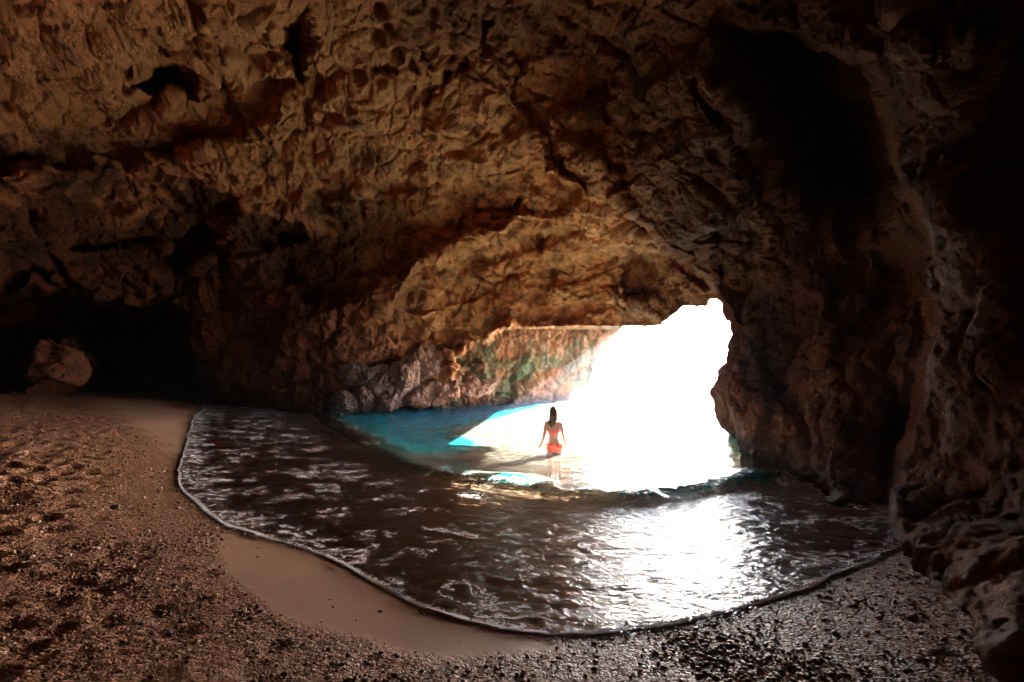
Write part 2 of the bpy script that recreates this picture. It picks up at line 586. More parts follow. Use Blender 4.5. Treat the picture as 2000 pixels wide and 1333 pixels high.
def polar_sheet(az_lim, daz, r0, rmid, rmax, ratio_in, ratio_out):
    az = np.concatenate([np.linspace(-180, -az_lim, 60, endpoint=False), np.arange(-az_lim, az_lim, daz),
                         np.linspace(az_lim, 180, 60, endpoint=False)])
    r = [r0]
    while r[-1] < rmid: r.append(r[-1] * ratio_in)
    while r[-1] < rmax: r.append(r[-1] * ratio_out)
    r = np.array(r)
    A, R = np.meshgrid(np.radians(az), r)
    X, Y = R * np.sin(A), R * np.cos(A)
    nr, na = X.shape
    i = np.arange(nr - 1)[:, None] * na + np.arange(na)[None]
    j = np.arange(nr - 1)[:, None] * na + (np.arange(na)[None] + 1) % na
    f = np.stack([i, j, j + na, i + na], -1).reshape(-1, 4)
    return np.c_[X.ravel(), Y.ravel()], f


def build_ground():
    XY, f = polar_sheet(52, 0.16, 0.4, 30, 900, 1.0045, 1.12)
    s = shore_s(XY.astype(np.float32))
    z = ground_z(XY, s)
    # close the small hole under the tripod with a centre vertex
    V = np.c_[XY, z]
    o = mesh_np('beach', V, f, M_SAND, attrs={'coarse': coarse_mask(XY, s), 'deep': sstep(-3.0, -4.6, s), 'wet': sstep(0.30, 0.0, s + 0.15 * fbm(np.c_[XY, z], 1.5, 3, 3))})
    return tag(o, kind='structure')


def wave_profile(XY, s):
    p3 = np.c_[XY, np.zeros(len(XY))].astype(np.float32)
    off = 0.30 * fbm(p3, 0.5, 2, 61)
    sc = s + 3.35 + off - 0.85 * sstep(0.3, 2.6, XY[:, 0])
    amp = 0.13 + 0.07 * fbm(p3, 0.45, 2, 63) + 0.09 * sstep(0.8, 2.4, XY[:, 0])
    amp = amp * sstep(-6.5, -3.5, XY[:, 0]) * sstep(5.5, 3.6, XY[:, 0]) + 0.025
    amp = amp * (1 + 0.2 * fbm(p3, 1.6, 2, 64))
    front = np.exp(-(np.clip(sc, 0, 9) / 0.34) ** 2)
    back = np.exp(-(np.clip(-sc, 0, 9) / 0.75) ** 2)
    return amp * np.where(sc > 0, front, back), sc


def build_water():
    XY, f = polar_sheet(52, 0.16, 0.6, 30, 900, 1.0055, 1.10)
    s = shore_s(XY.astype(np.float32))
    g = ground_z(XY, s)
    p3 = np.c_[XY, np.zeros(len(XY))].astype(np.float32)
    film = 0.012 + 0.02 * np.clip(-s, 0, 3.2)
    wash = g + film
    wash = np.where(s > 0, g + 0.012 - 0.25 * s, wash)
    wp, sc = wave_profile(XY, s)
    sea = wp + 0.0
    far = sstep(-3.8, -6, s)
    q = p3 * np.array([0.75, 1.15, 1], np.float32)
    sea = sea + far * (0.045 * fbm(q, 1.1, 4, 71) + 0.05 * fbm(q, 0.35, 2, 72)) * sstep(200, 40, XY[:, 1])
    k = 0.03
    z = np.maximum(wash, sea) + 0
    h = np.clip(0.5 + 0.5 * (wash - sea) / k, 0, 1)
    z = wash * h + sea * (1 - h) + k * h * (1 - h)
    z = z + 0.012 * sstep(-2.8, -3.6, s) * fbm(p3 * np.array([1.0, 1.6, 1], np.float32), 3.0, 3, 77)
    # low swash ripples, running along the shore
    ss = np.clip(-s, 0, 3)
    z = z + 0.016 * sstep(-0.15, -0.8, s) * sstep(-3.6, -2.8, s) * fbm(np.c_[XY[:, 0] * 0.8, s * 2.6, z * 0], 1.0, 4, 75, ridged=True)
    PB = atz(1082, 885, 0.0)
    dep = np.clip(z - g, 0, 9) + 5.0 * wp * sstep(-1.0, 0.2, sc) * sstep(-4, -2.5, XY[:, 0])
    froth = 0.8 * np.exp(-((sc - 0.06 + 0.1 * fbm(p3, 3, 3, 66)) / 0.13) ** 2) * sstep(-2.2, -1.2, XY[:, 0]) * sstep(1.3, 0.2, XY[:, 0])
    froth += 0.9 * np.exp(-((sc - 0.05) / 0.12) ** 2) * np.exp(-((XY[:, 0] + 3.1) / 0.35) ** 2)
    for q0 in (-0.09, 0.10):
        rr = np.hypot(XY[:, 0] - PB[0] - q0, XY[:, 1] - PB[1])
        froth += 0.75 * np.exp(-((rr - 0.13) / 0.07) ** 2)
    keep = (s < 0.35)
    fk = keep[f].all(1)
    f = f[fk]
    used = np.unique(f)
    mp = -np.ones(len(XY), int); mp[used] = np.arange(len(used))
    o = mesh_np('sea', np.c_[XY, z][used], mp[f], M_WATER,
                attrs={'depth': dep[used], 'shore': s[used], 'froth': np.clip(froth, 0, 1)[used]})
    return tag(o, kind='structure')


build_ground()
build_water()

# ------------------------------------------------------------------ cave shell
OPEN = [(1217, 638), (1262, 638), (1295, 636), (1306, 626), (1316, 618), (1328, 606), (1338, 598), (1352, 600), (1367, 598), (1379, 600),
        (1381, 588), (1390, 586), (1397, 585), (1406, 593), (1410, 615), (1416, 628), (1425, 627), (1430, 656), (1422, 672),
        (1418, 708), (1402, 722), (1399, 738), (1392, 748), (1385, 768), (1394, 786), (1398, 816), (1408, 838), (1430, 837),
        (1436, 856), (1446, 880), (1452, 1010), (1100, 1010), (1105, 800), (1113, 777), (1117, 762), (1135, 758), (1142, 759),
        (1149, 750), (1158, 730), (1162, 708), (1173, 687), (1185, 678), (1199, 665), (1212, 649)]

BASE = [  # photo x, photo y, metres ahead
    (0, 0, 8.0), (0, 250, 10.5), (0, 500, 12.5), (0, 735, 14.0), (200, 0, 8.3), (200, 200, 11), (200, 450, 14.0),
    (150, 735, 16.0), (400, 0, 8.8), (400, 200, 11.5), (400, 450, 15), (400, 690, 17.5), (400, 790, 18.0), (520, 800, 17.6),
    (600, 0, 9.2), (600, 250, 12.2), (600, 450, 15.2), (600, 690, 16.8), (650, 812, 17.2), (800, 0, 9.8), (800, 200, 12),
    (800, 340, 13.8), (820, 500, 15.6), (790, 650, 17.0), (720, 800, 18.6), (850, 795, 19.5),
    (1000, 0, 9.8), (1000, 180, 11.6), (1000, 320, 13.3), (1000, 500, 14.8), (1000, 630, 15.2),
    (1120, 350, 12.2), (1140, 500, 14.2), (1150, 636, 14.4),
    (1200, 0, 8.8), (1200, 200, 10.2), (1230, 400, 11.5), (1230, 540, 13.6), (1260, 630, 13.6),
    (1330, 590, 13.0), (1400, 575, 12.0), (1330, 480, 11.6),
    (1400, 0, 7), (1400, 200, 8), (1400, 400, 9.7), (1420, 520, 10.8),
    (1435, 650, 11), (1405, 770, 10.6), (1444, 872, 10.4), (1480, 896, 9.2), (1548, 924, 8.0), (1450, 1000, 10.4),
    (1600, 0, 6.6), (1600, 300, 8.8), (1560, 500, 10.0), (1540, 700, 9.8), (1530, 850, 8.7), (1590, 930, 6.9), (1625, 1000, 5.9),
    (1700, 300, 7.4), (1700, 600, 7.6), (1690, 900, 6.3), (1710, 1030, 5.0),
    (1780, 100, 5.0), (1800, 400, 4.9), (1820, 700, 4.8), (1765, 1000, 4.5), (1782, 1120, 3.8),
    (2000, 0, 4.6), (2000, 400, 4.4), (2000, 800, 4.0), (1880, 1000, 4.1), (1880, 1200, 2.9), (1945, 1330, 2.35),
]
OUTER = [  # rock behind and beside the camera, world points
    (-13, 6, 6), (-15, 8, 2), (-12, 0, 1.5), (-11, 0, 6), (-6, 3, 9.5), (0, 3.5, 8.8), (-6, -3, 8), (0, -2, 7.5),
    (-8, -8, 2), (-7, -7, 6), (0, -8, 2), (0, -7, 5.5), (6.5, 3.6, 5.5), (6.2, 3.2, 3), (3.6, -2, 2), (4.5, -1, 5), (2.7, 1.4, 0), (2.6, 1.2, 1.0), (4.6, 1.2, 2.6),
    (4, -6, 2), (2.5, 4, 7.2), (-12, 0, -1), (0, -8, -1), (-8, -8, -1), (4, -6, -1), (-15, 8, -1), (0, 0, 8.2), (3.6, -2, -1),
    (0, 2, -2.2), (-3, 2, -2.2), (-6, 6, -2.5), (3, 4.6, -2.4),
]


def rbf_fit(dirs, vals, c=0.06):
    D = np.linalg.norm(dirs[:, None] - dirs[None], axis=2)
    K = np.sqrt(D * D + c * c)
    n = len(vals)
    A = np.zeros((n + 1, n + 1)); A[:n, :n] = K - 0.0006 * np.eye(n); A[n, :n] = 1; A[:n, n] = 1
    w_ = np.linalg.solve(A, np.r_[vals, 0])
    def ev(Q):
        out = np.full(len(Q), w_[n], np.float32)
        for k in range(n):
            d2 = ((Q - dirs[k].astype(np.float32)) ** 2).sum(1)
            out += np.float32(w_[k]) * np.sqrt(d2 + np.float32(c * c))
        return out
    return ev


def pts_to_rbf(P):
    P = np.array(P) - CAM
    r = np.linalg.norm(P, axis=1)
    return rbf_fit(P / r[:, None], np.log(r))


base_pts = [at(*b) for b in BASE]
# carry the foot of the walls straight down below ground
for (px, py, D) in [(0, 735, 14), (150, 735, 16), (400, 790, 18), (650, 812, 17.2), (850, 795, 19.5), (1444, 872, 10.4),
                    (1548, 924, 8), (1625, 1000, 5.9), (1710, 1030, 5.0), (1782, 1120, 3.6), (1880, 1200, 2.9)]:
    p = at(px, py, D)
    base_pts.append(np.array([p[0], p[1], p[2] - 1.6 - 0.05 * D]))
EV_BASE = pts_to_rbf(base_pts + [np.array(o, float) for o in OUTER])
GREEN = [(870, 690, 18.8), (960, 660, 19.5), (1060, 640, 20.5), (1180, 640, 23.5), (1215, 640, 24.5), (1000, 720, 20.0), (1100, 720, 22.3),
         (1160, 720, 23.8), (880, 770, 18.6), (960, 785, 20.2), (1040, 782, 21.6), (1110, 776, 23.6), (1110, 850, 23.6), (960, 860, 20.5), (860, 860, 19),
         (1250, 700, 26), (1000, 560, 19), (1200, 560, 22)]
EV_GREEN = pts_to_rbf([at(*g) for g in GREEN])
GREEN_POLY = [(1000, 639), (1300, 640), (1300, 900), (840, 900), (838, 800), (860, 745), (900, 712), (950, 676)]

# recesses (factor > 1) and bulges (< 1): polygon, factor, softness in photo pixels, edge raggedness
STEPS = [
    ([(262, 160), (292, 134), (345, 127), (376, 148), (396, 196), (352, 182), (300, 186)], 1.22, 18, 20),
    ([(553, 46), (604, 28), (614, 78), (598, 128), (578, 156), (556, 100)], 1.15, 16, 20),
    ([(606, 384), (700, 366), (800, 352), (900, 348), (960, 342), (1010, 326), (1060, 352), (1125, 362), (1110, 420), (1000, 425),
      (900, 470), (790, 515), (650, 610), (530, 560), (550, 450)], 1.07, 16, 22),
    ([(150, 604), (350, 598), (395, 680), (420, 830), (150, 800), (186, 700), (136, 650)], 1.55, 16, 26),
    ([(-60, 575), (150, 578), (182, 640), (104, 672), (56, 760), (-60, 760)], 1.35, 16, 24),
    ([(380, 520), (470, 420), (452, 360), (400, 400), (330, 470), (340, 560)], 1.08, 26, 20),
    ([(778, 690), (770, 600), (778, 556), (806, 520), (846, 516), (900, 498), (960, 462), (1010, 420), (1050, 398),
      (1320, 500), (1320, 660), (1000, 646), (860, 720)], 1.055, 26, 26),
    ([(845, 690), (838, 600), (856, 545), (884, 510), (930, 490), (1000, 470), (1060, 440), (1320, 500), (1320, 660), (1000, 650), (930, 690)],
     1.04, 26, 30),
    ([(1010, 640), (1000, 600), (1030, 590), (1040, 555), (1070, 560), (1080, 600), (1180, 580), (1320, 640), (1320, 660)], 1.025, 12, 14),
    ([(1380, 40), (1560, 60), (1692, 128), (1742, 290), (1822, 480), (1826, 650), (1800, 800), (1738, 955), (1752, 1110),
      (1640, 1060), (1622, 900), (1600, 620), (1520, 360), (1400, 190)], 1.34, 14, 20),
    ([(1372, 446), (1440, 430), (1502, 452), (1484, 530), (1452, 640), (1410, 560)], 1.07, 14, 10),
    ([(1210, 520), (1236, 470), (1262, 510), (1300, 540), (1300, 590), (1220, 590)], 1.05, 8, 8),
    ([(1000, 165), (1060, 210), (1130, 205), (1190, 185), (1200, 150), (1150, 60), (1040, 30), (1000, 100)], 1.045, 14, 16),
    ([(1060, 345), (1080, 290), (1100, 250), (1180, 300), (1250, 420), (1400, 560), (1300, 470), (1150, 380)], 0.965, 12, 14),
    ([(1742, 955), (1800, 1005), (1990, 1025), (2150, 1100), (2150, 1400), (1935, 1345), (1880, 1215), (1790, 1130), (1752, 1050)], 0.93, 12, 18),
    ([(-80, 140), (250, 128), (560, 160), (520, 260), (300, 330), (-80, 330)], 1.06, 20, 30),
    ([(1480, 980), (1470, 880), (1505, 760), (1520, 640), (1570, 700), (1600, 800), (1600, 900), (1570, 1010)], 1.0, 14, 14),
]
GROOVES = [  # polyline, half width, relative depth
    ([(1000, 168), (1045, 228), (1072, 262), (1080, 300), (1108, 335), (1140, 352)], 13, 0.075),
    ([(1062, 214), (1130, 208), (1190, 186)], 9, 0.05),
    ([(824, 92), (838, 130), (836, 178), (842, 196)], 8, 0.05),
    ([(735, 135), (775, 136)], 9, 0.04), ([(835, 178), (905, 132), (920, 90), (958, 40)], 6, 0.03),
    ([(1190, 160), (1185, 230), (1160, 190)], 12, 0.04),
    ([(1140, 356), (1200, 400), (1262, 450), (1300, 500), (1380, 560)], 6, 0.03),
    ([(1350, 160), (1420, 250), (1480, 350), (1540, 460)], 10, 0.03),
    ([(1455, 500), (1485, 620), (1500, 720), (1560, 800), (1580, 860)], 12, 0.03),
    ([(1600, 420), (1630, 640), (1680, 800)], 10, 0.03),
    ([(520, 470), (600, 466), (640, 460)], 9, 0.05), ([(540, 520), (575, 545)], 14, 0.05),
    ([(20, 560), (60, 520), (110, 560), (150, 585)], 12, 0.06), ([(60, 420), (100, 500), (150, 580)], 9, 0.05),
    ([(150, 480), (300, 470), (420, 460)], 8, 0.04), ([(330, 380), (380, 420), (430, 500), (440, 590)], 12, 0.04),
    ([(430, 160), (455, 200), (470, 230)], 16, 0.05), ([(840, 350), (960, 338), (1010, 330)], 5, 0.05),
    ([(1206, 545), (1206, 590), (1225, 600)], 5, 0.02),
]


def build_shell():
    da = 0.105
    az = np.concatenate([np.linspace(-180, -51, 150, endpoint=False), np.arange(-51, 51, da), np.linspace(51, 180, 150)])
    el = np.concatenate([np.linspace(-70, -34, 40, endpoint=False), np.arange(-34, 41, da), np.linspace(41, 89.5, 90)])
    A, E = np.meshgrid(np.radians(az), np.radians(el))
    ne, na = A.shape
    dirs = np.stack([np.sin(A) * np.cos(E), np.cos(A) * np.cos(E), np.sin(E)], -1).reshape(-1, 3).astype(np.float32)
    # photo coordinates of each direction (only used where it is ahead)
    fwd = dirs[:, 1] * cp + dirs[:, 2] * sp
    up = -dirs[:, 1] * sp + dirs[:, 2] * cp
    ok = fwd > 0.2
    fs = np.where(ok, fwd, 1)
    PX = np.where(ok, 1000 + F * dirs[:, 0] / fs, -9e3).astype(np.float32)
    PY = np.where(ok, 666.5 - F * up / fs, -9e3).astype(np.float32)
    Q = np.c_[PX, PY]
    r = np.exp(EV_BASE(dirs))
    P0 = (dirs * r[:, None]).astype(np.float32)
    # ragged edges for every drawn outline
    w1 = fbm(P0, 0.9, 4, 81); w2 = fbm(P0, 0.9, 4, 87)
    idx = np.where((PX > -250) & (PX < 2250) & (PY > -250) & (PY < 1500))[0]
    Qi = Q[idx]
    fac = np.ones(len(idx), np.float32)
    for poly, k, soft, rag in STEPS:
        Qw = Qi + rag * 1.5 * np.c_[w1[idx], w2[idx]]
        d = sdist(Qw, poly)
        wgt = sstep(-soft * 0.5, soft, d)
        if k == 1.34:                       # the dark alcove deepens gradually from its left side
            xl = np.interp(Qw[:, 1], [40, 190, 360, 620, 900, 1100], [1380, 1400, 1520, 1600, 1622, 1640])
            wgt = wgt * sstep(0, 190, Qw[:, 0] - xl)
        fac *= 1 + (k - 1) * wgt
    for poly, wd, k in GROOVES:
        Qw = Qi + 16 * np.c_[w1[idx], w2[idx]]
        d = seg_dist(Qw, poly, closed=False)
        fac *= 1 + k * np.exp(-(d / wd) ** 2)
    r[idx] *= fac
    # the farther, low green wall beyond the hanging slab
    ra = 4 + 60 * sstep(1010, 940, Qi[:, 0])
    Qw = Qi + np.c_[ra * w1[idx], ra * w2[idx]]
    gs = 1.5 + 16 * sstep(1000, 930, Qi[:, 0])
    gm = sstep(0, 1, 0.5 + 0.5 * sdist(Qw, GREEN_POLY) / gs)
    rg = np.exp(EV_GREEN(dirs[idx]))
    r[idx] = r[idx] * (1 - gm) + rg * gm
    green = np.full(len(r), 0.0, np.float32)
    green[idx] = np.maximum(0.0, gm)
    P = dirs * r[:, None]
    G = P.reshape(ne, na, 3)
    nr_ = np.cross(np.gradient(G, axis=1), np.gradient(G, axis=0))
    nr_ /= np.linalg.norm(nr_, axis=2)[:, :, None] + 1e-9
    sg = np.sign((nr_ * dirs.reshape(ne, na, 3)).sum(2, keepdims=True))
    nr_ *= sg
    for _ in range(14):
        nr_[1:-1, 1:-1] = (nr_[1:-1, 1:-1] * 2 + nr_[:-2, 1:-1] + nr_[2:, 1:-1] + nr_[1:-1, :-2] + nr_[1:-1, 2:]) / 6
    nrm = nr_.reshape(-1, 3).astype(np.float32) + 0.3 * dirs
    nrm /= np.linalg.norm(nrm, axis=1)[:, None]
    # rock relief, metres
    od = sdist(Qi, OPEN)
    calm = np.ones(len(r), np.float32)
    calm[idx] = 0.35 + 0.65 * sstep(5, 45, -od)
    G1 = np.linalg.norm(np.gradient(G, axis=1), axis=2) / (np.gradient(np.radians(az))[None] * r.reshape(ne, na) * np.cos(E) + 1e-6)
    G0 = np.linalg.norm(np.gradient(G, axis=0), axis=2) / (np.gradient(np.radians(el))[:, None] * r.reshape(ne, na) + 1e-6)
    stretch = np.maximum(G1, G0)
    for _ in range(4):
        stretch[1:-1, 1:-1] = (stretch[1:-1, 1:-1] * 2 + stretch[:-2, 1:-1] + stretch[2:, 1:-1] + stretch[1:-1, :-2] + stretch[1:-1, 2:]) / 6
    calm *= np.clip(5.0 / stretch.reshape(-1), 0.4, 1)
    bigw = P + 0.45 * np.stack([fbm(P, 0.5, 2, 91), fbm(P, 0.5, 2, 92), fbm(P, 0.5, 2, 93)], -1)
    lumps, f2 = worley(bigw * 0.55, 1)
    cr = np.clip(f2 - lumps, 0, 1)
    d = 0.38 * fbm(P, 0.35, 4, 101)
    d += 0.22 * (0.55 - sstep(0.0, 0.9, 1 - lumps))
    d += 0.20 * np.exp(-(cr / 0.06) ** 2) * sstep(-0.1, 0.25, fbm(P, 0.4, 2, 103))
    wz = bigw * np.array([1.7, 1.7, 1.1], np.float32)
    l2, f22 = worley(wz, 2)
    d += 0.09 * (0.5 - sstep(0.0, 0.9, 1 - l2)) + 0.06 * np.exp(-((f22 - l2) / 0.07) ** 2)
    d -= 0.08 * fbm(P, 1.3, 4, 110, 0.55, True)
    d += 0.30 * fbm(P, 1.1, 6, 115, 0.62)
    # solution pockets
    pk, _ = worley(bigw * np.array([1.5, 1.5, 1.0], np.float32), 7)
    d += 0.42 * sstep(0.34, 0.10, pk) * sstep(0.0, 0.3, fbm(P, 0.45, 2, 107))
    l3, _ = worley(P * 5.5, 4)
    d += 0.035 * sstep(0.45, 0.1, l3)
    d += 0.075 * fbm(P, 4.0, 4, 120, 0.68)
    ch, ch2 = worley(P * np.array([3.3, 3.3, 2.6], np.float32) + 0.5 * np.stack([fbm(P, 2.0, 2, 94)] * 3, -1), 8)
    d += 0.045 * (ch2 - ch - 0.3)
    # flowstone curtains on the near right wall and low on the left
    cur = sstep(2.2, 4.0, P[:, 0]) * sstep(12, 7, P[:, 1]) + 0.8 * sstep(-4, -7, P[:, 0]) * sstep(4.5, 2.5, P[:, 2])
    d -= 0.20 * np.clip(cur, 0, 1) * fbm(P * np.array([2.2, 0.4, 0.32], np.float32), 1.0, 3, 130, 0.6)
    # bedding on the lit slab
    bed = P[:, 2] - 0.35 * P[:, 0] * 0.4 + 0.4 * fbm(P, 0.5, 3, 140)
    saw = (bed * 0.8) % 1.0
    d += 0.22 * (sstep(0.0, 0.10, saw) - saw - 0.3) * sstep(-0.15, 0.2, fbm(P, 0.5, 2, 141)) * sstep(4.5, 2.5, P[:, 0])
    saw = ((P[:, 2] * 0.8 + P[:, 0] * 0.55 + 0.5 * fbm(P, 0.7, 3, 143)) * 1.3) % 1.0
    d += 0.12 * (sstep(0.0, 0.12, saw) - saw - 0.3) * sstep(-0.1, 0.25, fbm(P, 0.6, 2, 145)) * sstep(4.0, 2.0, P[:, 0])
    size = np.clip(r / 12.0, 0.55, 1.25)
    P = P + nrm * (d * calm * size)[:, None]
    # sideways push makes small overhangs
    tv = np.stack([fbm(P, 1.4, 3, 151), fbm(P, 1.4, 3, 153), fbm(P, 1.4, 3, 155)], -1)
    P = P + (0.06 * calm * size)[:, None] * tv
    # open part: the sea mouth
    Qo = Q.copy(); 
    Qo[idx] += 3.5 * np.c_[fbm(P0[idx], 3.0, 3, 161), fbm(P0[idx], 3.0, 3, 163)]
    hole = np.zeros(len(r), bool)
    hole[idx] = inside(Qo[idx], OPEN)
    W = P + CAM
    i = (np.arange(ne - 1)[:, None] * na + np.arange(na - 1)[None]).ravel()
    f = np.stack([i, i + 1, i + na + 1, i + na], -1)
    fh = hole[f].any(1)
    gz = -6.0
    low = (W[f][:, :, 2] < gz).all(1)
    keepf = f[~fh & ~low]
    # rim edges of the openings get real thickness
    hf = f[fh]
    def edges(fa): 
        e = np.concatenate([fa[:, [0, 1]], fa[:, [1, 2]], fa[:, [2, 3]], fa[:, [3, 0]]])
        return e
    ek = edges(keepf); eh = edges(hf)
    key = lambda e: np.minimum(e[:, 0], e[:, 1]).astype(np.int64) * (ne * na) + np.maximum(e[:, 0], e[:, 1])
    rim = ek[np.isin(key(ek), key(eh))]
    rv = np.unique(rim)
    nv = len(W)
    mp = -np.ones(nv, int); mp[rv] = np.arange(len(rv))
    W2 = []
    prev = None
    layers = 7
    faces = [keepf]
    cx, cyy = 1290.0, 740.0
    outd = np.c_[Q[rv, 0] - cx, Q[rv, 1] - cyy]
    outd /= np.linalg.norm(outd, axis=1)[:, None] + 1e-6
    side = np.c_[outd[:, 0], np.zeros(len(rv)), -outd[:, 1]]
    for L in range(1, layers + 1):
        t = L / layers * 1.8
        p = W[rv] + dirs[rv] * t + side * (0.10 * t + 0.10 * t * t)
        p = p + 0.07 * np.stack([fbm(p, 2.5, 3, 171), fbm(p, 2.5, 3, 172), fbm(p, 2.5, 3, 173)], -1) * min(1, t)
        p = p + side * 0.06 * min(1, t)
        W2.append(p)
        o0 = rim if L == 1 else mp[rim] + nv + (L - 2) * len(rv)
        o1 = mp[rim] + nv + (L - 1) * len(rv)
        faces.append(np.stack([o0[:, 1], o0[:, 0], o1[:, 0], o1[:, 1]], -1))
    # the outer face of the rock, so that the walls are solid and nothing shines through them
    st = 5
    ii, jj = np.unique(np.r_[np.arange(0, ne, st), ne - 1]), np.unique(np.r_[np.arange(0, na, st), na - 1])
    gi = (ii[:, None] * na + jj[None]).ravel()
    Wo = P0[gi] * (1 + 1.72 / r[gi])[:, None] * (r[gi] / np.linalg.norm(P0[gi], axis=1))[:, None] + CAM
    Wo += 0.1 * np.stack([fbm(Wo, 1.0, 3, 181), fbm(Wo, 1.0, 3, 182), fbm(Wo, 1.0, 3, 183)], -1)
    a_ = (np.arange(len(ii) - 1)[:, None] * len(jj) + np.arange(len(jj) - 1)[None]).ravel()
    fo = np.stack([a_, a_ + 1, a_ + len(jj) + 1, a_ + len(jj)], -1)
    fo = fo[~hole[gi][fo].all(1)][:, ::-1]
    n_in = len(W) + layers * len(rv)
    fo = fo[~inside(Q[gi], OPEN)[fo].any(1)]
    faces.append(fo + n_in)
    allv = np.concatenate([W] + W2 + [Wo])
    gr = np.concatenate([green] + [green[rv]] * layers + [green[gi]])
    fa = np.concatenate(faces)
    used = np.unique(fa)
    m2 = -np.ones(len(allv), int); m2[used] = np.arange(len(used))
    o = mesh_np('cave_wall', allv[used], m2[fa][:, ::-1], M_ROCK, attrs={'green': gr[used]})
    return tag(o, kind='structure')


build_shell()


# ------------------------------------------------------------------ foam along the edge of the swash
def build_foam():
    P = np.array([p for p in SH if -11.5 < p[0] < 3.2 and p[1] < 17])
    seg = np.linalg.norm(np.diff(P, axis=0), axis=1)
    L = np.r_[0, np.cumsum(seg)]
    n = int(L[-1] / 0.008)
    t = np.linspace(0, L[-1], n)
    X = np.interp(t, L, P[:, 0]); Y = np.interp(t, L, P[:, 1])
    k = np.ones(61) / 61
    Xs = np.convolve(np.pad(X, 30, 'edge'), k, 'valid'); Ys = np.convolve(np.pad(Y, 30, 'edge'), k, 'valid')
    tx, ty = np.gradient(Xs), np.gradient(Ys)
    ln = np.hypot(tx, ty); nx, ny = -ty / ln, tx / ln          # towards the sea
    p3 = np.c_[Xs, Ys, 0 * Xs]
    wid = 0.026 + 0.034 * fbm(p3, 1.6, 3, 201) + 0.022 * fbm(p3, 9, 3, 203)
    wid += 0.06 * sstep(0.05, 0.35, fbm(p3, 0.8, 2, 205))
    wid *= 1 + 1.6 * sstep(-5, -8.5, Xs)
    wid = np.clip(wid * 2.8, 0.02, 0.5) * (1 - 0.7 * sstep(1.0, 1.9, Xs))
    m = 13
    V, F_ = [], []
    for j in range(m):
        u = j / (m - 1)
        off = (u - 0.12) * wid + 0.012 * fbm(p3 * (1 + 0.15 * u), 9, 4, 210) + 0.03 * fbm(p3, 2.5, 2, 211)
        x = Xs + nx * off; y = Ys + ny * off
        V.append(np.c_[x, y, np.full(n, u)])
    V = np.concatenate(V)
    XY = V[:, :2]
    u = V[:, 2]
    W = np.tile(wid, m)
    s = shore_s(XY.astype(np.float32))
    g = ground_z(XY, s) + 0.004
    film = np.where(s < 0, 0.012 + 0.02 * -s, 0.004)
    h = np.sin(np.pi * np.clip(u, 0, 1)) ** 0.6 * np.clip(W * 0.10, 0.001, 0.009)
    q = np.c_[XY, 0 * u]
    h = h * (0.75 + 0.6 * fbm(q, 34, 3, 215))
    h[:n] = -0.004; h[-n:] = -0.004
    z = g + film + h
    i = (np.arange(m - 1)[:, None] * n + np.arange(n - 1)[None]).ravel()
    f = np.stack([i, i + 1, i + n + 1, i + n], -1)
    # broken here and there
    o = mesh_np('shore_foam', np.c_[XY, z], f, M_FOAM, attrs={'lace': np.clip((u - 0.12) * W / 0.05, 0, 1) ** 0.7})
    tag(o, kind='stuff')


build_foam()


# ------------------------------------------------------------------ loose rocks
def ico(sub):
    bm = bmesh.new(); bmesh.ops.create_icosphere(bm, subdivisions=sub, radius=1)
    V = np.array([v.co[:] for v in bm.verts], np.float32)
    Fa = np.array([[v.index for v in f.verts] for f in bm.faces], np.int32)
    bm.free()
    return V, Fa


def boulder(c, size, seed, label, group, name='boulder', cat='boulder', mat=None, sub=6, rough=1.0, pit=1.0):
    V, Fa = ico(sub)
    sz = np.array(size, np.float32)
    B = V.copy()
    rr_ = np.random.RandomState(seed)
    for _ in range(9 if sub > 5 else 3):
        nn = rr_.normal(size=3); nn /= np.linalg.norm(nn); hh = rr_.uniform(0.55, 0.85)
        B = B - np.maximum(0, B @ nn - hh)[:, None] * nn * 0.92
    P = (B * sz * (1.22 if sub > 5 else 1.1)).astype(np.float32)
    o3 = np.array([seed * 3.1, seed * 1.7, seed * 2.3], np.float32)
    L = float(sz.mean())
    d = 0.65 * fbm(P / L + o3, 0.8, 3, 1) * rough
    w1, w2 = worley(P / L * 1.5 + o3, 3)
    d -= 0.10 * np.exp(-((w2 - w1) / 0.10) ** 2) * rough
    d += 0.16 * fbm(P / L + o3, 2.0, 5, 5, 0.6) * rough
    p1, _ = worley(P / L * 4 + o3, 6)
    d -= 0.06 * sstep(0.38, 0.1, p1) * pit
    d += 0.03 * fbm(P / L + o3, 9, 3, 9)
    P = P + V * (d * L)[:, None]
    o = mesh_np(name, P, Fa, mat or M_BOULDER, attrs={'green': np.full(len(V), 0.5)})
    o.location = c
    tag(o, label, cat, group)
    return o


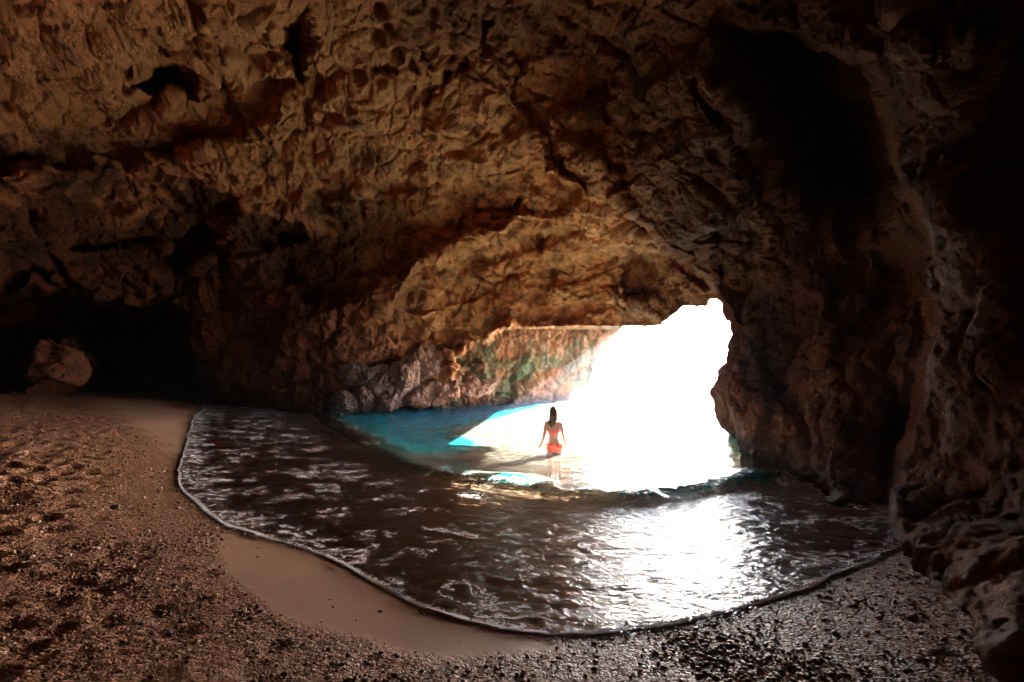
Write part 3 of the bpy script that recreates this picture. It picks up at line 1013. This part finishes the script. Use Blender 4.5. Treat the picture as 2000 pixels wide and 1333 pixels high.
GB = 'weathered boulders along the foot of the left cave wall'
for k, (px, py, D, rx, ry, rz, lab) in enumerate([
    (789, 736, 17.4, 0.62, 0.6, 0.66, 'largest rounded pale grey boulder in the middle of the rock pile by the turquoise water'),
    (748, 744, 17.3, 0.45, 0.5, 0.58, 'upright grey boulder just left of the largest rounded one in the shoreline pile'),
    (704, 738, 17.2, 0.62, 0.5, 0.55, 'broad brownish boulder high at the left shoulder of the shoreline rock pile'),
    (668, 784, 16.6, 0.5, 0.5, 0.42, 'low wet boulder at the far left tip of the pile, where dark wall meets water'),
    (712, 778, 17.0, 0.48, 0.5, 0.42, 'dark pitted boulder at the waterline below the broad brownish one'),
    (760, 784, 17.3, 0.52, 0.5, 0.40, 'squat boulder at the waterline under the largest rounded boulder'),
    (814, 776, 17.9, 0.60, 0.5, 0.42, 'purplish pitted boulder at the waterline right of the squat one'),
    (862, 766, 18.2, 0.75, 0.55, 0.42, 'long low boulder shelf jutting over the water at the right of the pile'),
    (924, 762, 19.2, 0.95, 0.5, 0.36, 'flat ledge-like boulder at the foot of the green wall, rightmost of the pile'),
    (838, 708, 18.2, 0.75, 0.5, 0.60, 'pale crusted boulder wedged under the overhang above the boulder shelf'),
]):
    boulder(at(px, py, D), (rx, ry, rz), k + 3, lab, GB)
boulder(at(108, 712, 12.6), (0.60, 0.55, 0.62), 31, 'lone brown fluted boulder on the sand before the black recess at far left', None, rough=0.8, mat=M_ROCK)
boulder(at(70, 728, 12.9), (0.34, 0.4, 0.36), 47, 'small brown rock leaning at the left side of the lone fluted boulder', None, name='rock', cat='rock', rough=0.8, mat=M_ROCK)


def pebble_mat():
    m, t = new_mat('wet_pebbles')
    n = N(t)
    v = n.attr('shade')
    col = n.ramp(v, [(0.0, (0.05, 0.022, 0.014)), (0.35, (0.15, 0.065, 0.038)), (0.65, (0.29, 0.135, 0.075)), (0.9, (0.42, 0.28, 0.18)), (1.0, (0.65, 0.6, 0.56))])
    b = n.bump(n.noise(n.pos(), 400, 2), 0.001, 0.5)
    n.out(n.bsdf(col, n.map(v, 0, 1, 0.65, 0.4), b, 0.3))
    return m


def stone_mat(name, c, rough=0.3):
    m, t = new_mat(name)
    n = N(t)
    P = n.objc()
    col = n.mix(n.map(n.noise(P, 60, 5, 0.6), 0.35, 0.65, 0, 1), c, tuple(x * 0.5 for x in c))
    n.out(n.bsdf(col, rough, n.bump(n.noise(P, 120, 4), 0.002, 0.8), 0.6))
    return m


def build_pebbles():
    r_ = np.random.RandomState(3)
    out = []
    n = 150000
    az = np.radians(r_.uniform(-50, 50, n))
    R = 1.7 * (16 / 1.7) ** r_.rand(n) ** 1.35
    XY = np.c_[R * np.sin(az), R * np.cos(az)].astype(np.float32)
    s = shore_s(XY)
    c = coarse_mask(XY, s)
    q = np.c_[XY, 0 * s]
    dens = (0.12 + 0.88 * sstep(-0.1, 0.35, fbm(q, 1.3, 4, 301))) * (0.05 + 0.95 * c) * (s > 0.05)
    k = r_.rand(n) < dens * 0.42
    XY, s, c, R = XY[k], s[k], c[k], R[k]
    n = len(XY)
    z = ground_z(XY, s)
    V0, F0 = ico(1)
    sz = (0.0035 + 0.0075 * r_.rand(n) ** 3) * (1 + 0.06 * R) * (0.7 + 0.5 * c)
    V = np.repeat(V0[None], n, 0) * (1 + 0.22 * (r_.rand(n, len(V0), 1) - 0.5))
    V = V * (sz[:, None] * (0.6 + 0.8 * r_.rand(n, 3)) * np.array([1.15, 1.15, 0.75]))[:, None]
    a = r_.uniform(0, 6.28, n); ca, sa = np.cos(a)[:, None], np.sin(a)[:, None]
    x = V[:, :, 0] * ca - V[:, :, 1] * sa; y = V[:, :, 0] * sa + V[:, :, 1] * ca
    V = np.stack([x + XY[:, :1], y + XY[:, 1:], V[:, :, 2] + (z + sz * 0.3)[:, None]], -1).reshape(-1, 3)
    Fa = (F0[None] + (np.arange(n) * len(V0))[:, None, None]).reshape(-1, 3)
    o = mesh_np('pebbles', V, Fa, pebble_mat(), attrs={'shade': np.repeat(r_.rand(n), len(V0))})
    tag(o, kind='stuff')
    print('pebbles', n)


build_pebbles()
STONES = [
    (329, 1240, 0.020, (0.16, 0.20, 0.42), 'dark blue glossy stone lying alone on the sand at lower left'),
    (742, 1196, 0.013, (0.10, 0.10, 0.14), 'small dark stone lying on the smooth wet sand near the foam edge'),
    (346, 1046, 0.016, (0.62, 0.62, 0.66), 'small white stone glinting among the gravel on the left beach'),
    (224, 992, 0.032, (0.05, 0.035, 0.03), 'dark rounded stone half sunk in the gravel of the left beach'),
    (1632, 1240, 0.018, (0.05, 0.035, 0.03), 'dark stone on the gravel slope between the swash and the right wall'),
    (1795, 1290, 0.020, (0.34, 0.34, 0.38), 'pale grey stone on the gravel at lower right, beside the rock foot'),
    (1360, 1216 + 12, 0.012, (0.55, 0.52, 0.5), 'tiny pale stone just inland of the foam edge, below the bright glare'),
]
for k, (px, py, r0, c, lab) in enumerate(STONES):
    # march the view ray down to the beach
    v = ray(px, py); tt = 0.5
    for _ in range(400):
        p = CAM + v * tt
        if p[2] < ground_z(p[None, :2].astype(np.float32))[0]: break
        tt += 0.01
    boulder(p + np.array([0, 0, r0 * 0.25]), (r0 * 1.2, r0, r0 * 0.75), k + 60, lab, None, name='stone', cat='stone',
            mat=stone_mat('stone_surface', c), sub=4, rough=0.5, pit=0.2)


# ------------------------------------------------------------------ the bather
def principled(name, c, rough=0.5, sss=0.0, bump=None):
    m, t = new_mat(name)
    n = N(t)
    P = n.objc()
    col = n.mix(n.map(n.noise(P, 9, 4), 0.3, 0.7, 0, 0.25), c, tuple(x * 0.7 for x in c))
    nb = n.bump(n.noise(P, *bump[:2]), bump[2], 0.7) if bump else None
    kw = {'Subsurface Weight': sss, 'Subsurface Radius': (0.02, 0.008, 0.004)} if sss else {}
    n.out(n.bsdf(col, rough, nb, 0.5, **kw))
    return m


def tube(bm, pts, radii, seg=14, flat=None):
    """tapered closed tube through the points; radii entries are r or (r across, r deep)"""
    pts = [Vector(p) for p in pts]
    rings = []
    for i, p in enumerate(pts):
        a = pts[max(i - 1, 0)]; b = pts[min(i + 1, len(pts) - 1)]
        t = (b - a).normalized()
        ref = Vector((1, 0, 0)) if abs(t.x) < 0.8 else Vector((0, 1, 0))
        v = t.cross(ref).normalized(); u = v.cross(t).normalized()
        r = radii[i]; rx, ry = (r, r) if not isinstance(r, tuple) else r
        rings.append([bm.verts.new(p + u * math.cos(2 * math.pi * k / seg) * rx + v * math.sin(2 * math.pi * k / seg) * ry) for k in range(seg)])
    for A, B in zip(rings[:-1], rings[1:]):
        for k in range(seg):
            bm.faces.new([A[k], A[(k + 1) % seg], B[(k + 1) % seg], B[k]])
    for R_, sgn in ((rings[0], -1), (rings[-1], 1)):
        i = 0 if sgn < 0 else -1
        j = 1 if sgn < 0 else -2
        r = radii[i]; r = min(r) if isinstance(r, tuple) else r
        tip = bm.verts.new(pts[i] + (pts[i] - pts[j]).normalized() * r * 0.7)
        for k in range(seg):
            bm.faces.new([R_[k], R_[(k + 1) % seg], tip])


def blob(bm, c, r, fn=None, sub=3):
    bm2 = bmesh.new(); bmesh.ops.create_icosphere(bm2, subdivisions=sub, radius=1)
    vm = {}
    for v in bm2.verts:
        q = Vector((v.co.x * r[0], v.co.y * r[1], v.co.z * r[2]))
        if fn: q = fn(q, v.co)
        vm[v.index] = bm.verts.new(Vector(c) + q)
    for f in bm2.faces: bm.faces.new([vm[v.index] for v in f.verts])
    bm2.free()


def fuse(bm, voxel, smooth=6):
    bmesh.ops.recalc_face_normals(bm, faces=bm.faces)
    me = bpy.data.meshes.new('tmp'); bm.to_mesh(me); bm.free()
    o = bpy.data.objects.new('tmp', me); C.objects.link(o)
    r = o.modifiers.new('r', 'REMESH'); r.mode = 'VOXEL'; r.voxel_size = voxel; r.use_smooth_shade = True
    sm = o.modifiers.new('s', 'SMOOTH'); sm.iterations = smooth; sm.factor = 0.5
    dg = bpy.context.evaluated_depsgraph_get()
    res = bpy.data.meshes.new_from_object(o.evaluated_get(dg))
    bpy.data.objects.remove(o)
    for p in res.polygons: p.use_smooth = True
    return res


def build_person():
    loc = atz(1082, 885, 0.0)
    feet = -0.70
    # coordinates below: z above the still water, x to the right, y away from the camera
    bm = bmesh.new()
    hy = 0.02
    # torso: pelvis to neck
    tube(bm, [(0.01, 0, 0.06), (0.01, 0, 0.12), (0.008, 0, 0.18), (0.0, 0.005, 0.25), (-0.004, 0.012, 0.31), (-0.004, 0.012, 0.38), (-0.002, 0.0, 0.46),
              (0, -0.006, 0.54), (0, -0.004, 0.60), (0, 0.0, 0.645), (0.002, 0.01, 0.675)],
         [(0.150, 0.098), (0.166, 0.108), (0.158, 0.102), (0.124, 0.084), (0.108, 0.076), (0.112, 0.082), (0.128, 0.092), (0.142, 0.094),
          (0.150, 0.084), (0.125, 0.066), (0.06, 0.05)], 24)
    blob(bm, (-0.072, -0.062, 0.125), (0.082, 0.062, 0.080)); blob(bm, (0.088, -0.062, 0.125), (0.082, 0.062, 0.080))
    blob(bm, (-0.065, 0.075, 0.50), (0.058, 0.048, 0.055)); blob(bm, (0.065, 0.075, 0.50), (0.058, 0.048, 0.055))
    # neck and head, turned a quarter to the right
    tube(bm, [(0.0, 0.012, 0.64), (0.004, 0.018, 0.70), (0.01, 0.022, 0.76)], [0.058, 0.050, 0.052], 16)
    ya = math.radians(-52)                        # facing: from +y towards +x
    hc = Vector((0.014, 0.020, 0.858))
    f = Vector((math.sin(-ya), math.cos(-ya), 0)); sdv = Vector((f.y, -f.x, 0))
    def H(a, b, c): return hc + f * a + sdv * b + Vector((0, 0, c))
    def skull(q, n_):
        # q.x across, q.y forward, narrowing to the jaw
        k = 1.0
        if n_.z < 0: k = 1 + 0.28 * n_.z
        x = q.x * k; y = q.y * (1 + 0.12 * n_.z if n_.z < 0 else 1)
        if n_.z < -0.3: y += 0.012
        p = f * y + sdv * x + Vector((0, 0, q.z))
        return p
    blob(bm, hc, (0.074, 0.090, 0.112), skull, 4)
    tube(bm, [H(0.082, 0, 0.012), H(0.094, 0, -0.008), H(0.104, 0, -0.026)], [0.008, 0.010, 0.013], 10)        # nose
    blob(bm, H(0.084, 0, -0.052), (0.022, 0.012, 0.006)); blob(bm, H(0.083, 0, -0.064), (0.019, 0.012, 0.007))     # lips
    blob(bm, H(0.072, 0, -0.092), (0.024, 0.020, 0.018))                                                         # chin
    tube(bm, [H(0.078, -0.042, 0.024), H(0.088, -0.015, 0.026), H(0.088, 0.015, 0.026), H(0.078, 0.042, 0.024)], [0.006, 0.008, 0.008, 0.006], 8)
    for sg in (-1, 1):
        blob(bm, H(0.076, sg * 0.030, 0.004), (0.013, 0.012, 0.009))
        tube(bm, [H(-0.004, sg * 0.074, 0.024), H(-0.010, sg * 0.082, 0.004), H(-0.002, sg * 0.075, -0.020)], [0.010, 0.010, 0.007], 8)
    # arms
    def arm(S, E, Wp, sgn):
        S, E, Wp = Vector(S), Vector(E), Vector(Wp)
        tube(bm, [Vector((sgn * 0.10, 0, S.z + 0.012)), S, S.lerp(E, 0.3), S.lerp(E, 0.7), E, E.lerp(Wp, 0.3), E.lerp(Wp, 0.75), Wp],
             [0.048, 0.047, 0.041, 0.035, 0.031, 0.033, 0.025, (0.024, 0.018)], 14)
        d = (Wp - E).normalized()
        d = (d + Vector((sgn * 0.35, 0.10, 0.25))).normalized()         # hand lifted outwards over the water
        a = Vector((0, 1, 0)); a = (a - d * a.dot(d)).normalized()      # across the palm
        nrm = d.cross(a).normalized()
        if nrm.z < 0: nrm = -nrm
        palm = Wp + d * 0.075
        tube(bm, [Wp, Wp + d * 0.035, palm], [(0.022, 0.016), (0.014, 0.036), (0.013, 0.038)] if abs(d.x) < 0.8 else [(0.022, 0.016), (0.036, 0.014), (0.038, 0.013)], 12)
        blob(bm, Wp + d * 0.045, (0.022, 0.034, 0.022))
        for q, (off, ln, spread) in enumerate([(-0.028, 0.064, -0.16), (-0.010, 0.074, -0.04), (0.009, 0.070, 0.06), (0.026, 0.055, 0.18)]):
            b0 = palm + a * off - d * 0.008
            dd = (d + a * spread).normalized()
            tube(bm, [b0, b0 + dd * ln * 0.45 - nrm * 0.004, b0 + dd * ln * 0.75 - nrm * 0.012, b0 + dd * ln - nrm * 0.022], [0.0092, 0.0085, 0.0078, 0.0068], 8)
        b0 = Wp + d * 0.022 - a * 0.022 * 1
        dd = (d * 0.6 + Vector((0, 1, 0)) * 0.75).normalized()
        b0 = Wp + d * 0.028 + a * 0.02
        tube(bm, [b0, b0 + dd * 0.03, b0 + dd * 0.055 - nrm * 0.006], [0.012, 0.0105, 0.008], 8)
    arm((-0.152, -0.002, 0.628), (-0.205, -0.02, 0.375), (-0.262, 0.035, 0.175), -1)
    arm((0.150, -0.002, 0.620), (0.200, -0.02, 0.350), (0.258, 0.035, 0.135), 1)
    # legs, standing on the seabed, one a step ahead
    for sgn, fy in ((-1, -0.05), (1, 0.10)):
        hx = sgn * 0.085 + 0.008
        tube(bm, [(hx, 0, 0.10), (hx, 0.0, 0.0), (hx + sgn * 0.004, fy * 0.35, -0.14), (hx, fy * 0.6, -0.27), (hx, fy * 0.65, -0.33), (hx, fy * 0.75 - 0.012, -0.43),
                  (hx, fy * 0.95, -0.57), (hx, fy, -0.64)], [0.086, 0.085, 0.070, 0.053, 0.050, 0.052, 0.036, 0.036], 18)
        tube(bm, [(hx, fy - 0.035, feet + 0.035), (hx, fy + 0.03, feet + 0.035), (hx + sgn * 0.01, fy + 0.12, feet + 0.025), (hx + sgn * 0.015, fy + 0.165, feet + 0.018)],
             [0.032, 0.036, (0.042, 0.022), (0.038, 0.014)], 12)
        for q in range(5):
            xx = hx + sgn * (0.012) + (q - 2) * 0.017
            tube(bm, [(xx, fy + 0.16, feet + 0.014), (xx, fy + 0.198 - 0.006 * abs(q - (1 if sgn > 0 else 3)), feet + 0.012)], [0.010, 0.008], 8)
    me = fuse(bm, 0.0058, 5)
    me.name = 'person'
    skin = principled('tanned_skin', (0.46, 0.21, 0.12), 0.42, 0.06, (40, 3, 0.0006))
    me.materials.append(skin)
    p = bpy.data.objects.new('person', me); C.objects.link(p)
    p.location = loc
    tag(p, 'person with long brown hair in an orange bikini wading thigh-deep, seen from behind', 'person')

    co = np.empty(len(me.vertices) * 3, np.float32); me.vertices.foreach_get('co', co); co = co.reshape(-1, 3)
    no = np.empty(len(me.vertices) * 3, np.float32); me.vertices.foreach_get('normal', no); no = no.reshape(-1, 3)
    polys = [list(q.vertices) for q in me.polygons]

    def shell(name, cond, off, mat, label=None):
        sel = cond(co)
        V = []; Fa = []; mp = {}
        for q in polys:
            if all(sel[i] for i in q):
                for i in q:
                    if i not in mp:
                        mp[i] = len(V); V.append(co[i] + no[i] * off)
                Fa.append([mp[i] for i in q])
        # an inner copy and a rim give the cloth thickness
        m2 = bpy.data.meshes.new(name)
        m2.from_pydata([tuple(v) for v in V], [], Fa)
        for q in m2.polygons: q.use_smooth = True
        m2.materials.append(mat)
        o = bpy.data.objects.new(name, m2); C.objects.link(o); o.parent = p
        md = o.modifiers.new('thickness', 'SOLIDIFY'); md.thickness = 0.003; md.offset = 1
        return o
    cloth = principled('orange_swimwear', (0.92, 0.10, 0.025), 0.55, 0, (300, 2, 0.0005))
    def top(c):
        x, y, z = c[:, 0], c[:, 1], c[:, 2]
        back = (y < 0.04) & (z > 0.425 + 0.010 * np.abs(x) / 0.12) & (z < 0.490)
        front = (y >= 0.04) & (z > 0.445) & (z < 0.56)
        return (np.abs(x) < 0.149 - 0.0 * z) & (back | front)
    shell('bikini_top', top, 0.004, cloth)
    def bottom(c):
        x, y, z = c[:, 0] - 0.008, c[:, 1], c[:, 2]
        return (np.abs(x) < 0.195) & (z < 0.215 - 0.02 * np.cos(x * 9)) & (z > 0.045 + 0.30 * np.clip(np.abs(x - 0.0) - 0.10, 0, 1) + 0.02 * (x > 0.04)) 
    shell('bikini_bottom', bottom, 0.005, cloth)
    # ties: a bow at the back, small bows on the hips
    def ties(name, items):
        b = bmesh.new()
        for pts, rad in items: tube(b, pts, [rad] * len(pts), 8)
        m2 = bpy.data.meshes.new(name); b.to_mesh(m2); b.free()
        for q in m2.polygons: q.use_smooth = True
        m2.materials.append(cloth)
        o = bpy.data.objects.new(name, m2); C.objects.link(o); o.parent = p
    yb = -0.094
    ties('bikini_bow', [([(-0.03, yb - 0.006, 0.457), (-0.055, yb - 0.018, 0.478), (-0.062, yb - 0.012, 0.452), (-0.03, yb - 0.008, 0.452)], 0.007),
                        ([(-0.03, yb - 0.006, 0.457), (-0.004, yb - 0.018, 0.478), (0.002, yb - 0.012, 0.450), (-0.03, yb - 0.008, 0.452)], 0.007),
                        ([(-0.03, yb - 0.01, 0.455), (-0.036, yb - 0.012, 0.42), (-0.040, yb - 0.006, 0.375)], 0.006),
                        ([(-0.03, yb - 0.01, 0.455), (-0.020, yb - 0.012, 0.42), (-0.022, yb - 0.004, 0.385)], 0.006)])
    for sx in (-1, 1):
        X = 0.008 + sx * 0.166
        ties('hip_tie', [([(X, 0, 0.19), (X + sx * 0.020, -0.02, 0.205), (X + sx * 0.024, -0.01, 0.18), (X, 0, 0.185)], 0.006),
                         ([(X, 0, 0.188), (X + sx * 0.012, -0.012, 0.155), (X + sx * 0.016, -0.014, 0.12)], 0.005)])
    # hair: cap plus long locks falling to the shoulder blades, swept to the left
    hb = bmesh.new()
    def cap(q, n_):
        return f * q.y + sdv * q.x + Vector((0, 0, q.z))
    blob(hb, hc - f * 0.016 + Vector((0, 0, 0.014)), (0.084, 0.092, 0.112), cap, 4)
    R = random.Random(5)
    for k in range(34):
        u = k / 33
        a0 = math.radians(100 + 190 * u)                # round the back of the head
        top_ = hc + Vector((0.066 * math.cos(a0 - 1.1) , 0.075 * math.sin(a0 + math.pi * 0.0) * -1 if False else -0.05 * math.sin(u * math.pi) - 0.012, 0.03 + 0.02 * R.random()))
        top_.x = 0.014 - 0.072 + 0.125 * u
        ex = -0.125 + 0.150 * u + R.uniform(-0.01, 0.01)
        zb = 0.555 + 0.06 * abs(u - 0.45) + R.uniform(-0.015, 0.03) + (0.10 * max(0, u - 0.6))
        yb_ = -0.092 - R.uniform(0, 0.012) - 0.01 * math.sin(u * math.pi)
        mid1 = Vector((top_.x * 0.75 + ex * 0.25 - 0.008, -0.070 - 0.02 * math.sin(u * 3.1), 0.78))
        mid2 = Vector((top_.x * 0.4 + ex * 0.6, -0.084, 0.68))
        tube(hb, [top_, mid1, mid2, (ex, yb_, zb + 0.05), (ex + R.uniform(-0.008, 0.008), yb_ + 0.004, zb)], [0.020, 0.019, 0.016, 0.011, 0.004], 8)
    hm = fuse(hb, 0.005, 2)
    hm.name = 'hair'
    hmat, t = new_mat('brown_hair')
    n = N(t); P = n.objc()
    st = n.noise(n.scale3(P, (70, 70, 5)), 1.0, 4, 0.6)
    col = n.ramp(st, [(0.3, (0.035, 0.014, 0.008)), (0.7, (0.12, 0.05, 0.022))])
    n.out(n.bsdf(col, 0.38, n.bump(st, 0.004, 0.8), 0.5))
    hm.materials.append(hmat)
    h = bpy.data.objects.new('hair', hm); C.objects.link(h); h.parent = p


build_person()


def build_haze():
    bm = bmesh.new(); bmesh.ops.create_cube(bm, size=1)
    me = bpy.data.meshes.new('haze'); bm.to_mesh(me); bm.free()
    o = bpy.data.objects.new('haze', me); C.objects.link(o)
    o.scale = (1900, 1900, 26); o.location = (0, 0, 3.0)
    m, t = new_mat('sea_haze')
    n = N(t)
    v = n.add('ShaderNodeVolumePrincipled')
    v.inputs['Color'].default_value = (0.72, 0.74, 1.0, 1)
    v.inputs['Density'].default_value = HAZE
    v.inputs['Anisotropy'].default_value = 0.6
    oo = n.add('ShaderNodeOutputMaterial'); t.links.new(v.outputs[0], oo.inputs['Volume'])
    me.materials.append(m)
    tag(o, kind='stuff')


HAZE = 0.0013
build_haze()
